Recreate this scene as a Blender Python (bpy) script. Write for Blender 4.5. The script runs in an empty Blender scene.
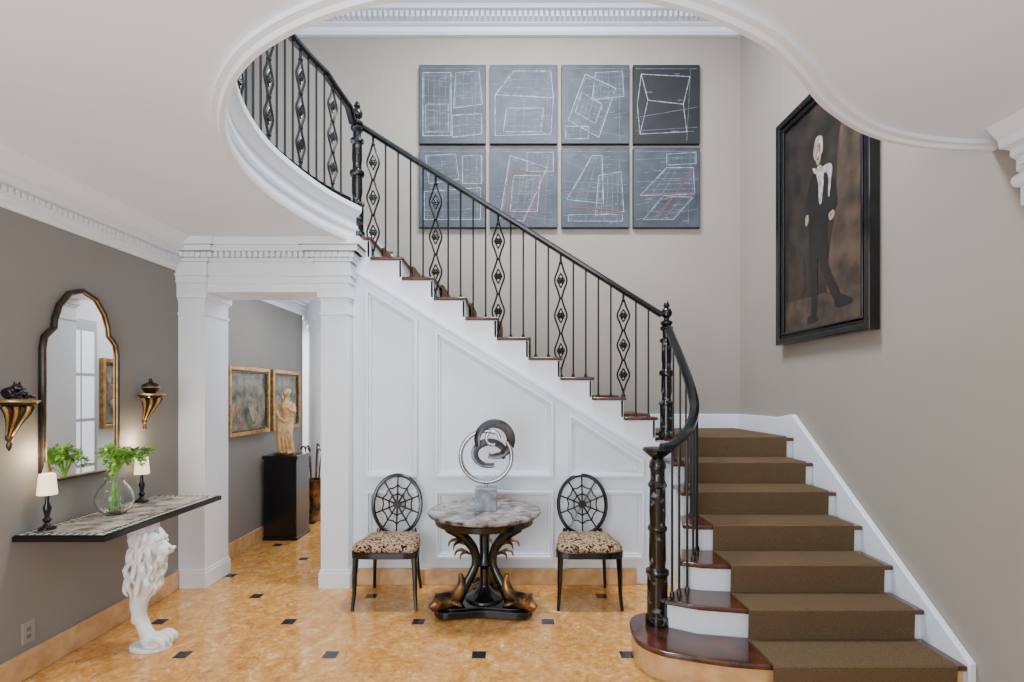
import bpy, math, random
from mathutils import Vector, Matrix
random.seed(7)
C=bpy.context.scene.collection
def lin(c):
    return tuple(((v/255)/12.92 if v/255<=0.04045 else (((v/255)+.055)/1.055)**2.4) for v in c)+(1,)
def pm(name,c1,rough=.5,metal=0,c2=None,scale=6,bump=0,bscale=None,detail=4,lo=.35,hi=.65,coat=0,trans=0,emit=None,spec=.5):
    m=bpy.data.materials.new(name);m.use_nodes=True
    nt=m.node_tree;n=nt.nodes;l=nt.links;bs=n['Principled BSDF']
    tc=n.new('ShaderNodeTexCoord')
    ns=n.new('ShaderNodeTexNoise');ns.inputs['Scale'].default_value=scale;ns.inputs['Detail'].default_value=detail
    l.new(tc.outputs['Object'],ns.inputs['Vector'])
    r=n.new('ShaderNodeValToRGB');r.color_ramp.elements[0].position=lo;r.color_ramp.elements[1].position=hi
    r.color_ramp.elements[0].color=lin(c1)
    r.color_ramp.elements[1].color=lin(c2) if c2 else tuple(min(1,v*1.04) for v in lin(c1)[:3])+(1,)
    l.new(ns.outputs['Fac'],r.inputs['Fac']);l.new(r.outputs['Color'],bs.inputs['Base Color'])
    bs.inputs['Roughness'].default_value=rough;bs.inputs['Metallic'].default_value=metal
    bs.inputs['Specular IOR Level'].default_value=spec
    bs.inputs['Coat Weight'].default_value=coat;bs.inputs['Transmission Weight'].default_value=trans
    if emit:
        bs.inputs['Emission Color'].default_value=lin(emit[0]);bs.inputs['Emission Strength'].default_value=emit[1]
    if bump:
        n2=n.new('ShaderNodeTexNoise');n2.inputs['Scale'].default_value=bscale or scale*4
        l.new(tc.outputs['Object'],n2.inputs['Vector'])
        bp=n.new('ShaderNodeBump');bp.inputs['Strength'].default_value=bump;bp.inputs['Distance'].default_value=.01
        l.new(n2.outputs['Fac'],bp.inputs['Height']);l.new(bp.outputs['Normal'],bs.inputs['Normal'])
    return m
WHITE=pm('white_paint',(226,232,239),.4,scale=2)
CEIL=pm('ceiling_paint',(226,236,248),.7,scale=2)
WALL=pm('taupe_wall',(150,143,134),.8,scale=1.5,c2=(153,146,137))
WALL_DIM=pm('taupe_wall_dim',(132,129,125),.75,scale=1.5,c2=(135,132,128))  # same paint as the taupe walls, coloured darker for the dimmer light here
BLACK=pm('black_iron',(14,14,15),.35,.3,scale=10,c2=(26,26,27))
BLK=pm('black_lacquer',(10,10,11),.18,0,c2=(20,20,22),scale=9,lo=.5,hi=.62)
BMB=pm('black_veined_marble',(10,10,11),.15,0,c2=(130,130,134),scale=20,detail=10,lo=.57,hi=.72)
WOOD=pm('mahogany',(50,24,17),.18,0,c2=(88,46,32),scale=12,coat=.4)
CARPET=pm('sisal_carpet',(84,67,49),.95,0,c2=(116,96,72),scale=260,bump=.6,bscale=260,spec=.1)
MARB_O=pm('orange_marble',(192,142,90),.25,0,c2=(220,182,132),scale=9,detail=8,lo=.3,hi=.7)
GOLD=pm('gilt',(146,112,58),.35,.7,c2=(190,152,90),scale=20)
GOLDD=pm('aged_gilt',(40,30,20),.4,.5,c2=(120,88,50),scale=28)
DARKW=pm('dark_bronze_frame',(22,16,12),.35,.3,c2=(46,34,22),scale=25)
BRZ=pm('antique_bronze',(58,46,34),.3,.6,c2=(164,120,74),scale=9,lo=.40,hi=.66)
STEEL=pm('brushed_steel',(190,192,196),.2,1,scale=30)
DSTEEL=pm('dark_steel',(52,52,56),.3,.85,c2=(96,96,100),scale=9)
STONE=pm('white_stone',(216,216,216),.6,0,c2=(234,234,232),scale=15,bump=.2,bscale=50)
GMARB=pm('grey_marble',(52,46,46),.12,0,c2=(168,156,148),scale=13,detail=10,lo=.36,hi=.66)
BMARB=pm('blue_grey_marble',(96,102,114),.3,0,c2=(150,156,166),scale=18,detail=6)
LEOP=pm('leopard_fabric',(40,28,20),.9,0,c2=(172,146,116),scale=60,detail=1,lo=.43,hi=.49,spec=.1)
MIRR=pm('mirror_glass',(245,245,245),.01,1)
GREEN=pm('leaf_green',(86,136,44),.5,0,c2=(142,192,78),scale=20)
SHADE=pm('lamp_shade_fabric',(240,230,210),.7,0,emit=((255,226,180),1.6))
def glassmat():
    m=bpy.data.materials.new('clear_glass');m.use_nodes=True
    bs=m.node_tree.nodes['Principled BSDF'];bs.inputs['Base Color'].default_value=(.97,.99,.97,1)
    bs.inputs['Transmission Weight'].default_value=1;bs.inputs['Roughness'].default_value=.02;bs.inputs['IOR'].default_value=1.3
    return m
GLASS=glassmat()
def floormat():
    m=bpy.data.materials.new('floor_marble');m.use_nodes=True
    nt=m.node_tree;n=nt.nodes;l=nt.links;bs=n['Principled BSDF']
    geo=n.new('ShaderNodeNewGeometry');sep=n.new('ShaderNodeSeparateXYZ');l.new(geo.outputs['Position'],sep.inputs[0])
    def M(op,a,b=None):
        q=n.new('ShaderNodeMath');q.operation=op
        for i,v in enumerate((a,b)):
            if v is None: continue
            if isinstance(v,(int,float)): q.inputs[i].default_value=v
            else: l.new(v,q.inputs[i])
        return q.outputs[0]
    x=M('SUBTRACT',sep.outputs[0],-.202);y=M('SUBTRACT',sep.outputs[1],3.133)
    u=M('DIVIDE',M('ADD',x,y),.907);v=M('DIVIDE',M('SUBTRACT',x,y),.907)
    du=M('ABSOLUTE',M('SUBTRACT',u,M('ROUND',u)));dv=M('ABSOLUTE',M('SUBTRACT',v,M('ROUND',v)))
    inset=M('LESS_THAN',M('ADD',du,dv),.094)
    grout=M('MULTIPLY',M('LESS_THAN',M('MINIMUM',du,dv),.0028),.5)
    def noise(sc,det,ro,di):
        ns=n.new('ShaderNodeTexNoise');ns.inputs['Scale'].default_value=sc;ns.inputs['Detail'].default_value=det;ns.inputs['Roughness'].default_value=ro
        ns.inputs['Distortion'].default_value=di;l.new(geo.outputs['Position'],ns.inputs['Vector']);return ns.outputs['Fac']
    f=M('ADD',M('MULTIPLY',noise(7,12,.8,1.2),.6),M('MULTIPLY',noise(26,10,.8,.6),.4))
    r=n.new('ShaderNodeValToRGB');e=r.color_ramp.elements
    e[0].position=.39;e[0].color=lin((138,98,60));e[1].position=.62;e[1].color=lin((238,220,186))
    a=e.new(.45);a.color=lin((190,126,56));a=e.new(.52);a.color=lin((208,150,80));a=e.new(.57);a.color=lin((218,174,114))
    l.new(f,r.inputs['Fac'])
    mx=n.new('ShaderNodeMix');mx.data_type='RGBA';l.new(grout,mx.inputs[0]);l.new(r.outputs[0],mx.inputs[6]);mx.inputs[7].default_value=lin((160,112,64))
    mx2=n.new('ShaderNodeMix');mx2.data_type='RGBA';l.new(inset,mx2.inputs[0]);l.new(mx.outputs[2],mx2.inputs[6]);mx2.inputs[7].default_value=lin((42,38,44))
    l.new(mx2.outputs[2],bs.inputs['Base Color']);bs.inputs['Roughness'].default_value=.14
    return m
FLOOR=floormat()
def checkmat():
    m=bpy.data.materials.new('inlaid_top');m.use_nodes=True
    nt=m.node_tree;n=nt.nodes;l=nt.links;bs=n['Principled BSDF']
    geo=n.new('ShaderNodeNewGeometry')
    ns=n.new('ShaderNodeTexNoise');ns.inputs['Scale'].default_value=10;ns.inputs['Detail'].default_value=10;ns.inputs['Roughness'].default_value=.7
    l.new(geo.outputs['Position'],ns.inputs['Vector'])
    r=n.new('ShaderNodeValToRGB');e=r.color_ramp.elements;e[0].position=.38;e[0].color=lin((88,78,72));e[1].position=.64;e[1].color=lin((206,198,188))
    l.new(ns.outputs['Fac'],r.inputs['Fac']);l.new(r.outputs[0],bs.inputs['Base Color'])
    bs.inputs['Roughness'].default_value=.2
    return m
INLAY=checkmat()

def cr(pts,n=6,closed=False):
    P=[Vector(p) for p in pts];out=[];N=len(P)
    rng=N if closed else N-1
    for i in range(rng):
        if closed: a,b,c,d=P[(i-1)%N],P[i],P[(i+1)%N],P[(i+2)%N]
        else: a,b,c,d=P[max(i-1,0)],P[i],P[i+1],P[min(i+2,N-1)]
        for k in range(n):
            t=k/n
            out.append(.5*((2*b)+(-a+c)*t+(2*a-5*b+4*c-d)*t*t+(-a+3*b-3*c+d)*t**3))
    if not closed: out.append(P[-1])
    return out
class B:
    def __init__(s): s.v=[];s.f=[];s.m=[];s.mats=[]
    def add(s,v,f,mat):
        if mat not in s.mats: s.mats.append(mat)
        i=s.mats.index(mat);o=len(s.v)
        s.v+=[tuple(q) for q in v];s.f+=[tuple(a+o for a in q) for q in f];s.m+=[i]*len(f)
        return s
    def box(s,x0,x1,y0,y1,z0,z1,mat):
        v=[(x,y,z) for x in (x0,x1) for y in (y0,y1) for z in (z0,z1)]
        return s.add(v,[(0,1,3,2),(4,6,7,5),(0,4,5,1),(2,3,7,6),(0,2,6,4),(1,5,7,3)],mat)
    def lathe(s,c,prof,mat,seg=24,ax='z',ph=0):
        v=[];f=[];n=len(prof)
        for i in range(seg):
            a=2*math.pi*i/seg+ph
            for r,z in prof:
                if ax=='z': v.append((c[0]+r*math.cos(a),c[1]+r*math.sin(a),c[2]+z))
                elif ax=='y': v.append((c[0]+r*math.cos(a),c[1]+z,c[2]+r*math.sin(a)))
                else: v.append((c[0]+z,c[1]+r*math.cos(a),c[2]+r*math.sin(a)))
        for i in range(seg):
            j=(i+1)%seg
            for k in range(n-1): f.append((i*n+k,j*n+k,j*n+k+1,i*n+k+1))
        f.append(tuple(i*n for i in range(seg))[::-1]);f.append(tuple(i*n+n-1 for i in range(seg)))
        return s.add(v,f,mat)
    def ball(s,c,r,mat,seg=14,rot=None):
        if isinstance(r,(int,float)): r=(r,r,r)
        v=[];f=[];R=seg//2
        for j in range(1,R):
            p=math.pi*j/R
            for i in range(seg):
                a=2*math.pi*i/seg;v.append(Vector((r[0]*math.sin(p)*math.cos(a),r[1]*math.sin(p)*math.sin(a),r[2]*math.cos(p))))
        v.append(Vector((0,0,r[2])));v.append(Vector((0,0,-r[2])))
        for j in range(R-2):
            for i in range(seg):
                k=(i+1)%seg;f.append((j*seg+i,(j+1)*seg+i,(j+1)*seg+k,j*seg+k))
        t=len(v)-2
        for i in range(seg):
            k=(i+1)%seg;f.append((t,i,k));f.append((t+1,(R-2)*seg+k,(R-2)*seg+i))
        if rot: v=[rot@q for q in v]
        return s.add([q+Vector(c) for q in v],f,mat)
    def tube(s,pts,r,mat,seg=8,closed=False,flat=(1,1),up=None):
        P=[Vector(p) for p in pts];N=len(P)
        if isinstance(r,(int,float)): r=[r]*N
        elif len(r)!=N:
            R0=r;r=[]
            for i in range(N):
                t=i/(N-1)*(len(R0)-1);k=min(int(t),len(R0)-2);r.append(R0[k]*(1-(t-k))+R0[k+1]*(t-k))
        v=[];f=[];u=None
        for i in range(N):
            if closed: t=P[(i+1)%N]-P[i-1]
            else: t=P[min(i+1,N-1)]-P[max(i-1,0)]
            if t.length<1e-9: t=Vector((0,0,1))
            t.normalize()
            if up is not None: u=Vector(up)
            elif u is None: u=Vector((0,0,1)) if abs(t.z)<.9 else Vector((1,0,0))
            u=u-t*u.dot(t)
            if u.length<1e-6: u=t.orthogonal()
            u.normalize()
            w=t.cross(u)
            for k in range(seg):
                a=2*math.pi*(k+.5)/seg
                v.append(P[i]+u*math.cos(a)*r[i]*flat[0]+w*math.sin(a)*r[i]*flat[1])
        for i in range(N if closed else N-1):
            j=(i+1)%N
            for k in range(seg):
                q=(k+1)%seg;f.append((i*seg+k,i*seg+q,j*seg+q,j*seg+k))
        if not closed:
            f.append(tuple(range(seg))[::-1]);f.append(tuple((N-1)*seg+k for k in range(seg)))
        return s.add(v,f,mat)
    def prism(s,poly,d0,d1,mat,ax='z'):
        def mp(p,d): return (p[0],p[1],d) if ax=='z' else ((p[0],d,p[1]) if ax=='y' else (d,p[0],p[1]))
        n=len(poly);v=[mp(p,d0) for p in poly]+[mp(p,d1) for p in poly]
        f=[tuple(range(n))[::-1],tuple(range(n,2*n))]+[(i,(i+1)%n,n+(i+1)%n,n+i) for i in range(n)]
        return s.add(v,f,mat)
    def sweep(s,path,prof,mat,closed=False,cap=True):
        P=[Vector((p[0],p[1])) for p in path];N=len(P);n=len(prof);v=[];f=[]
        for i in range(N):
            a=(P[i]-P[i-1]) if (i>0 or closed) else (P[1]-P[0])
            b=(P[(i+1)%N]-P[i]) if (i<N-1 or closed) else a
            a.normalize();b.normalize()
            na=Vector((-a.y,a.x));nb=Vector((-b.y,b.x));m=na+nb;m/=max(m.length_squared/2,.3)
            for o,z in prof: v.append((P[i].x+m.x*o,P[i].y+m.y*o,z))
        for i in range(N if closed else N-1):
            j=(i+1)%N
            for k in range(n-1): f.append((i*n+k,j*n+k,j*n+k+1,i*n+k+1))
        if cap and not closed:
            f.append(tuple(range(n)));f.append(tuple((N-1)*n+k for k in range(n))[::-1])
        return s.add(v,f,mat)
    def ring(s,poly,w,d0,d1,mat,ax='y'):
        n=len(poly);P=[Vector(p) for p in poly];I=[]
        A=sum(P[i].x*P[(i+1)%n].y-P[(i+1)%n].x*P[i].y for i in range(n));sg=1 if A>0 else -1
        for i in range(n):
            a=(P[i]-P[i-1]).normalized();b=(P[(i+1)%n]-P[i]).normalized()
            m=Vector((-a.y-b.y,a.x+b.x))*sg;m/=max(m.length_squared/2,.3);I.append(P[i]+m*w)
        def mp(p,d): return (p[0],p[1],d) if ax=='z' else ((p[0],d,p[1]) if ax=='y' else (d,p[0],p[1]))
        v=[mp(p,d0) for p in P]+[mp(p,d0) for p in I]+[mp(p,d1) for p in P]+[mp(p,d1) for p in I];f=[]
        for i in range(n):
            j=(i+1)%n
            f+=[(i,j,n+j,n+i),(2*n+i,2*n+j,3*n+j,3*n+i),(i,j,2*n+j,2*n+i),(n+i,n+j,3*n+j,3*n+i)]
        s.add(v,f,mat);return I
    def obj(s,name,parent=None,smooth=35,bevel=0,**props):
        me=bpy.data.meshes.new(name)
        xs=[q[0] for q in s.v];ys=[q[1] for q in s.v];zs=[q[2] for q in s.v]
        o=Vector(((min(xs)+max(xs))/2,(min(ys)+max(ys))/2,min(zs)))
        me.from_pydata([tuple(Vector(q)-o) for q in s.v],[],s.f)
        for m in s.mats: me.materials.append(m)
        me.polygons.foreach_set('material_index',s.m)
        import bmesh
        bm=bmesh.new();bm.from_mesh(me);bmesh.ops.recalc_face_normals(bm,faces=bm.faces);bm.to_mesh(me);bm.free()
        if smooth:
            me.polygons.foreach_set('use_smooth',[True]*len(me.polygons))
            me.set_sharp_from_angle(angle=math.radians(smooth))
        ob=bpy.data.objects.new(name,me);C.objects.link(ob)
        ob.location=o
        if parent is not None:
            ob.parent=parent;ob.location=o-parent.location
        if bevel:
            bv=ob.modifiers.new('b','BEVEL');bv.width=bevel;bv.segments=2;bv.limit_method='ANGLE'
        for k,val in props.items(): ob[k]=val
        return ob
def thing(name,loc,label,category,**p):
    e=bpy.data.objects.new(name,None);C.objects.link(e);e.location=loc;e.empty_display_size=.1
    e['label']=label;e['category']=category
    for k,v in p.items(): e[k]=v
    return e
def remesh(ob,vox,it=4):
    m=ob.modifiers.new('r','REMESH');m.mode='VOXEL';m.voxel_size=vox;m.use_smooth_shade=True
    if it:
        m=ob.modifiers.new('s','SMOOTH');m.iterations=it;m.factor=.5
def dup(root,loc,**p):
    e=root.copy();C.objects.link(e);e.location=loc
    for k,v in p.items(): e[k]=v
    for c in root.children:
        k=c.copy();k.parent=e;C.objects.link(k)
    return e
S='structure'
HX=-2.74;RX=2.42;BY=5.42;CZ=2.85;UZ=5.74;PY=4.3
# ---------------- shell
B().box(-5,3,-1.5,9.2,-.1,0,FLOOR).obj('floor',kind=S)
B().box(HX-.1,HX,-1.5,6.7,0,UZ,WALL_DIM).obj('wall_left',kind=S)
B().box(RX,RX+.1,-1.5,BY+.1,0,UZ,WALL).obj('wall_right',kind=S)
b=B();b.box(-1.26,RX,BY,BY+.1,0,UZ,WALL);b.box(HX,-1.26,BY,BY+.1,3.1,UZ,WALL);b.obj('wall_back',kind=S)
B().box(-1.36,-1.26,4.55,9,0,2.85,WHITE).obj('wall_hall_right',kind=S)
B().box(-5,-1.26,9,9.1,0,2.85,WHITE).obj('wall_hall_back',kind=S)
B().box(-5.1,-5,6.7,9.1,0,2.85,WHITE).obj('wall_hall_left',kind=S)
B().box(HX-.1,RX+.1,-1.5,BY+.1,UZ,UZ+.1,CEIL).obj('ceiling_upper',kind=S)
OP=[(-1.30,4.2),(-1.42,3.9),(-1.50,3.55),(-1.54,3.1),(-1.49,2.7),(-1.36,2.34),(-1.13,2.0),(-.86,1.76),(-.48,1.58),(0,1.50),(.48,1.57),(.85,1.73),(1.10,1.92),(1.36,2.16),(1.71,2.39),(2.08,2.51),(2.42,2.54)]
OC=[(p.x,p.y) for p in cr([Vector((a,c,0)) for a,c in OP],8)]
poly=[(HX,-1.5),(RX,-1.5)]+OC[::-1]+[(-1.34,BY),(-1.34,9),(-1.6,9),(-5,9),(-5,6.7),(HX,6.7)]
B().prism(poly,CZ,3.1,CEIL).obj('ceiling',kind=S)
prof=[(-.012,2.852),(-.012,2.832),(.010,2.829),(.020,2.816),(.04,2.816),(.048,2.835),(.048,2.858),(.022,2.866),(.022,2.93),(.045,2.938),(.045,2.962),(.024,2.97),(.024,3.03),(.05,3.045),(.078,3.07),(.083,3.078),(.083,3.115),(-.10,3.115),(-.10,3.1)]
B().sweep(OC,prof,WHITE).obj('trim_1',kind=S,smooth=25)
# crowns
def crown(path,zt,sc,name,dent=True,px=1):
    b=B()
    pr=[(0,-.34),(.02,-.34),(.03,-.32),(.03,-.28),(.05,-.27),(.05,-.20),(.09,-.18),(.09,-.14),(.16,-.13),(.17,-.08),(.22,-.03),(.24,0),(0,0)]
    b.sweep(path,[(o*sc*px,zt+z*sc) for o,z in pr],WHITE)
    if dent:
        for i in range(len(path)-1):
            a=Vector(path[i]);c=Vector(path[i+1]);d=(c-a);L=d.length;d.normalize();n=Vector((-d.y,d.x));st=.05*sc;k=int(L/st)
            for j in range(k):
                p=a+d*(j+.5)*st;q=[p+d*s_*st*.28+n*o for s_,o in ((-1,.045*sc*px),(1,.045*sc*px),(1,.088*sc*px),(-1,.088*sc*px))]
                b.prism([(w.x,w.y) for w in q],zt-.255*sc,zt-.205*sc,WHITE)
    return b.obj(name,kind=S,smooth=30)
crown([(HX,4.2),(HX,-1.5)],CZ,.74,'trim_2')
crown([(RX,-1.5),(RX,2.42)],CZ,.74,'trim_3')
crown([(RX,-1.5),(RX,BY),(HX,BY),(HX,-1.5)],UZ,1.1,'trim_4',px=1.9)
crown([(HX,6.7),(HX,4.6)],CZ,.7,'trim_5')
b=B();b.box(2.34,RX,2.22,2.36,2.46,2.61,WHITE)
b.lathe((2.325,2.22,2.575),[(.03,0),(.03,.14)],WHITE,16,'y');b.lathe((2.37,2.225,2.475),[(.022,0),(.022,.13)],WHITE,16,'y');b.obj('trim_6',kind=S,bevel=.005)
def column(x0,x1,name,y0=4.2,y1=4.55):
    b=B();b.box(x0,x1,y0,y1,0,2.43,WHITE)
    for z0,z1,o in ((0,.13,.014),(.13,.155,.007),(2.24,2.265,.01),(2.36,2.38,.01),(2.38,2.43,.022)):
        b.box(x0-(o if x0>HX+.01 else 0),x1+o,y0-o,y1+o,z0,z1,WHITE)
    return b.obj(name,kind=S,bevel=.004)
column(HX,-2.52,'trim_7');column(-1.57,-1.34,'trim_8')
b=B();x0=HX;x1=-1.34
for z0,z1,o in ((2.43,2.50,.0),(2.50,2.555,.012),(2.555,2.575,.028),(2.575,2.67,.012),(2.67,2.70,.035),(2.70,2.745,.05),(2.745,2.79,.09),(2.79,2.85,.115)):
    b.box(x0,x1+o,4.2-o,4.56,z0,z1,WHITE)
    b.box(-1.59-o,x1+o+.012,4.18-o,4.56,z0,z1-.001,WHITE);b.box(x0,-2.50+o,4.18-o,4.56,z0,z1-.001,WHITE)
for i in range(31): b.box(x0+.02+i*.046,x0+.046+i*.046,4.115,4.2,2.70,2.74,WHITE)
b.obj('trim_9',kind=S)
b=B();b.lathe((-2.60,6.85,0),[(.17,0),(.17,.1),(.13,.14),(.12,.3),(.11,2.4),(.14,2.45),(.13,2.5),(.19,2.56),(.19,2.85)],WHITE,28);b.obj('trim_10',kind=S)
PANE=pm('pale_window_pane',(226,234,242),.1,0,emit=((235,242,255),.8))
DOORW=pm('door_grey_white',(180,180,178),.5)
b=B();X=-1.36
b.box(X-.03,X,4.62,5.0,.0,2.3,DOORW)
for i in range(2):
    for j in range(4):
        y0=4.66+i*.16;z0=.5+j*.43;b.box(X-.034,X-.029,y0,y0+.14,z0,z0+.40,PANE)
b.obj('window_1',kind=S,bevel=.003)
B().box(HX,HX+.025,-1.5,4.17,0,.15,MARB_O).obj('baseboard_left',kind=S,bevel=.005)
B().box(HX,HX+.025,4.58,6.7,0,.15,MARB_O).obj('baseboard_hall',kind=S,bevel=.005)
B().box(-1.31,1.04,PY-.03,PY,0,.135,MARB_O).obj('baseboard_stair',kind=S,bevel=.005)
B().box(1.2,RX-.04,BY-.025,BY,1.225,1.38,WHITE).obj('baseboard_back',kind=S,bevel=.005)
B().prism([(2.665,0),(2.665,.19),(4.36,1.42),(4.6,1.385),(BY,1.38),(BY,0)],RX-.04,RX,WHITE,'x').obj('baseboard_right',kind=S,bevel=.006)
# ---------------- stair wall
N=10;TT=.026;XS=[1.203-.2663*k for k in range(N)];HS=[1.40+.1678*k for k in range(N)]
XS.append(-1.34)
poly=[(-1.34,0),(1.24,0),(1.24,1.19),(XS[0]-.001,1.19)]
for k in range(N):
    poly+=[(XS[k]-.001,HS[k]-TT),(XS[k+1],HS[k]-TT)]
b=B();b.prism(poly,PY,PY+.1,WHITE,'y')
def fr(p):
    I=b.ring(p,.024,PY-.05,PY,WHITE,'y');I=b.ring([tuple(q) for q in I],.018,PY-.024,PY,WHITE,'y')
    I=b.ring([tuple(q) for q in I],.008,PY-.008,PY,WHITE,'y')
for X0,X1,za,zb in ((-1.22,-.79,2.484,2.214),(-.64,.345,2.13,1.524),(.471,1.10,1.44,1.036)):
    fr([(X0,.90),(X1,.90),(X1,zb),(X0,za)])
    fr([(X0,.22),(X1,.22),(X1,.79),(X0,.79)])
b.prism([(-1.3,2.60),(1.2,1.04),(1.2,1.07),(-1.3,2.63)],PY-.035,PY,WHITE,'y')
b.obj('wall_stair_panelling',kind=S,bevel=.003)
# ---------------- staircase
st=thing('staircase',(1.85,3.5,0),'white staircase with dark mahogany treads and brown sisal carpet runner','staircase')
R=.175;BE=BY-.005
F=[[(1.0,3.30),(.88,3.36),(.78,3.29),(.74,3.15),(.745,2.98),(.84,2.86),(1.02,2.78),(1.31,2.715),(1.8,2.70),(2.38,2.70)],
   [(.95,3.13),(1.10,3.04),(1.36,2.99),(2.38,2.98)],
   [(1.1,3.30),(1.2,3.25),(1.4,3.23),(2.38,3.22)],
   [(1.2,3.54),(1.3,3.51),(1.5,3.50),(2.38,3.50)],
   [(1.27,3.79),(2.38,3.78)],[(1.3,4.07),(2.38,4.07)],[(1.31,4.36),(2.38,4.35)]]
F[0]=[(p.x,p.y) for p in cr([Vector((a,c,0)) for a,c in F[0]],4)]
for k in range(7):
    z=R*(k+1)
    back=F[k+1][::-1] if k<6 else [(2.38,BE),(1.2,BE),(1.2,4.4),(1.31,4.4)]
    fpoly=F[k]+back
    tr=[(x+(-.02 if (k==0 and x<.9) else 0),y-.03) for x,y in F[k]]
    if k>0: tr[0]=(tr[0][0]-.03,tr[0][1])
    bk=[(x,y) for x,y in back]
    if k<6: bk[-1]=(bk[-1][0]-(.03 if k else 0),bk[-1][1])
    B().prism(tr+bk,z-.03,z,WOOD).obj('tread',st,bevel=.008)
    B().prism(fpoly,max(0,z-R) if k else 0,z-.03,MARB_O if k==0 else WHITE).obj('riser',st)
for k in range(1,7):
    z=R*k
    rg=F[k]+([(2.38,4.4),(1.31,4.4)] if k==6 else F[k+1][::-1])
    B().prism(rg,0,z-.001,WHITE).obj('stair_base',st)
B().prism([(2.38,4.4),(2.38,BE),(1.2,BE),(1.2,4.4)],0,R*6,WHITE).obj('stair_base',st)
for k in range(N):
    z=HS[k]
    B().box(XS[k+1]+.004,XS[k]+.02,PY-.02,BE,z-TT,z,WOOD).obj('tread',st,bevel=.007)
    zb=(HS[k-1] if k else 1.225)
    B().box(XS[k]-.02,XS[k],PY,BE,zb,z-TT,WHITE).obj('riser',st)
b=B();b.box(-1.34,-1.32,PY+.1,BE,HS[-1],3.1,WHITE);b.obj('riser',st)
YF=[2.67,2.95,3.19,3.47,3.75,4.04,4.32]
b=B();pr=[]
for k in range(7):
    z0=R*k+(.014 if k else 0);z1=R*(k+1)+.014
    pr+=[(YF[k]-.012,z0),(YF[k]-.018,z1-.01),(YF[k]-.008,z1)]
pr+=[(BY-.1,R*7+.014)]
x0,x1=1.36,2.31
top=[(x0,y,z) for y,z in pr]+[(x1,y,z) for y,z in pr]+[(x0,y+.012,z-.013) for y,z in pr]+[(x1,y+.012,z-.013) for y,z in pr]
n=len(pr);fs=[]
for i in range(n-1): fs+=[(i,i+1,n+i+1,n+i),(2*n+i,2*n+i+1,3*n+i+1,3*n+i),(i,i+1,2*n+i+1,2*n+i),(n+i,n+i+1,3*n+i+1,3*n+i)]
b.add(top,fs,CARPET);b.obj('carpet_runner',st,smooth=20)
b=B();pr=[(1.36,1.239)]
for k in range(N):
    zb=(HS[k-1] if k else 1.225)+.014
    pr+=[(XS[k]+.035,zb),(XS[k]+.035,HS[k]+.014)]
pr+=[(XS[-1]+.02,HS[-1]+.014)]
n=len(pr);top=[(x-dz,y,z-dz) for dz in (0,.012) for y in (PY+.36,BY-.18) for x,z in pr];fs=[]
for i in range(n-1): fs+=[(i,i+1,n+i+1,n+i),(2*n+i,2*n+i+1,3*n+i+1,3*n+i),(i,i+1,2*n+i+1,2*n+i),(n+i,n+i+1,3*n+i+1,3*n+i)]
b.add(top,fs,CARPET);b.obj('carpet_runner',st,smooth=20)
# ---------------- railings
def newel(b,x,y,z,h,s=1):
    pr=[(.058,0),(.06,.02),(.06,.05),(.05,.06),(.05,.25*h),(.058,.26*h),(.058,.275*h),(.036,.29*h),(.034,.32*h),(.042,.36*h),(.040,.48*h),(.055,.49*h),(.058,.505*h),(.055,.52*h),(.036,.535*h),(.034,.57*h),(.04,.62*h),(.038,.74*h),(.052,.75*h),(.052,.77*h),(.03,.785*h),(.032,.83*h),(.05,.85*h),(.05,.865*h),(.03,.88*h)]
    b.lathe((x,y,z),[(r*s,q) for r,q in pr],BMB,20)
    return h*.88
rs=thing('stair_railing',(0,4.33,1.2),'black wrought iron stair railing with turned newel posts','stair railing')
b=B();x,y=.90,3.17;H=1.02
b.lathe((x,y,R),[(.072,0),(.073,.02),(.071,.05),(.062,.06),(.062,.30),(.070,.31),(.071,.325),(.068,.335),(.050,.345),(.048,.36),(.052,.40),(.050,.57),(.058,.58),(.060,.59),(.058,.60),(.048,.61),(.047,.63),(.050,.68),(.048,.84),(.057,.85),(.058,.865),(.05,.875),(.044,.89),(.044,.95),(.052,.97),(.048,1.0),(.035,H)],BMB,22)
b.lathe((x,y,R+H),[(.03,0),(.055,.02),(.085,.045),(.092,.056),(.086,.068),(.02,.073)],BLK,24);b.obj('newel_post',rs)
def fin(b,x,y,z):
    b.lathe((x,y,z),[(.036,0),(.05,.01),(.05,.03),(.025,.045),(.02,.06),(.042,.08),(.047,.11),(.036,.135),(.018,.15),(.028,.165),(.02,.19),(.004,.21)],BLK,16)
b=B();t=newel(b,1.31,4.34,1.225,1.08,1.08);fin(b,1.31,4.34,1.225+t);b.obj('newel_post',rs)
b=B();t=newel(b,-1.31,4.33,2.91,1.08,1.08);fin(b,-1.31,4.33,2.91+t);b.obj('newel_post',rs)
RY=4.35
rail=[(1.27,RY,2.265),(-1.27,RY,3.86)]
B().tube(rail,.032,BLK,8,up=(0,0,1),flat=(.8,1)).obj('handrail',rs)
cur=[(.92,3.15,1.265),(1.0,3.17,1.285),(1.13,3.28,1.37),(1.24,3.48,1.50),(1.29,3.72,1.67),(1.31,4.0,1.89),(1.31,4.30,2.15)]
CR=cr(cur,6);B().tube(CR,.034,BLK,8,up=(0,0,1),flat=(.8,1)).obj('handrail',rs)
def plain(x,y,z0,z1,par):
    b=B();b.tube([(x,y,z0),(x,y,z1)],.0075,BLACK,6);b.lathe((x,y,z0),[(.016,0),(.016,.012),(.009,.03)],BLACK,8)
    b.obj('baluster',par)
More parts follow.
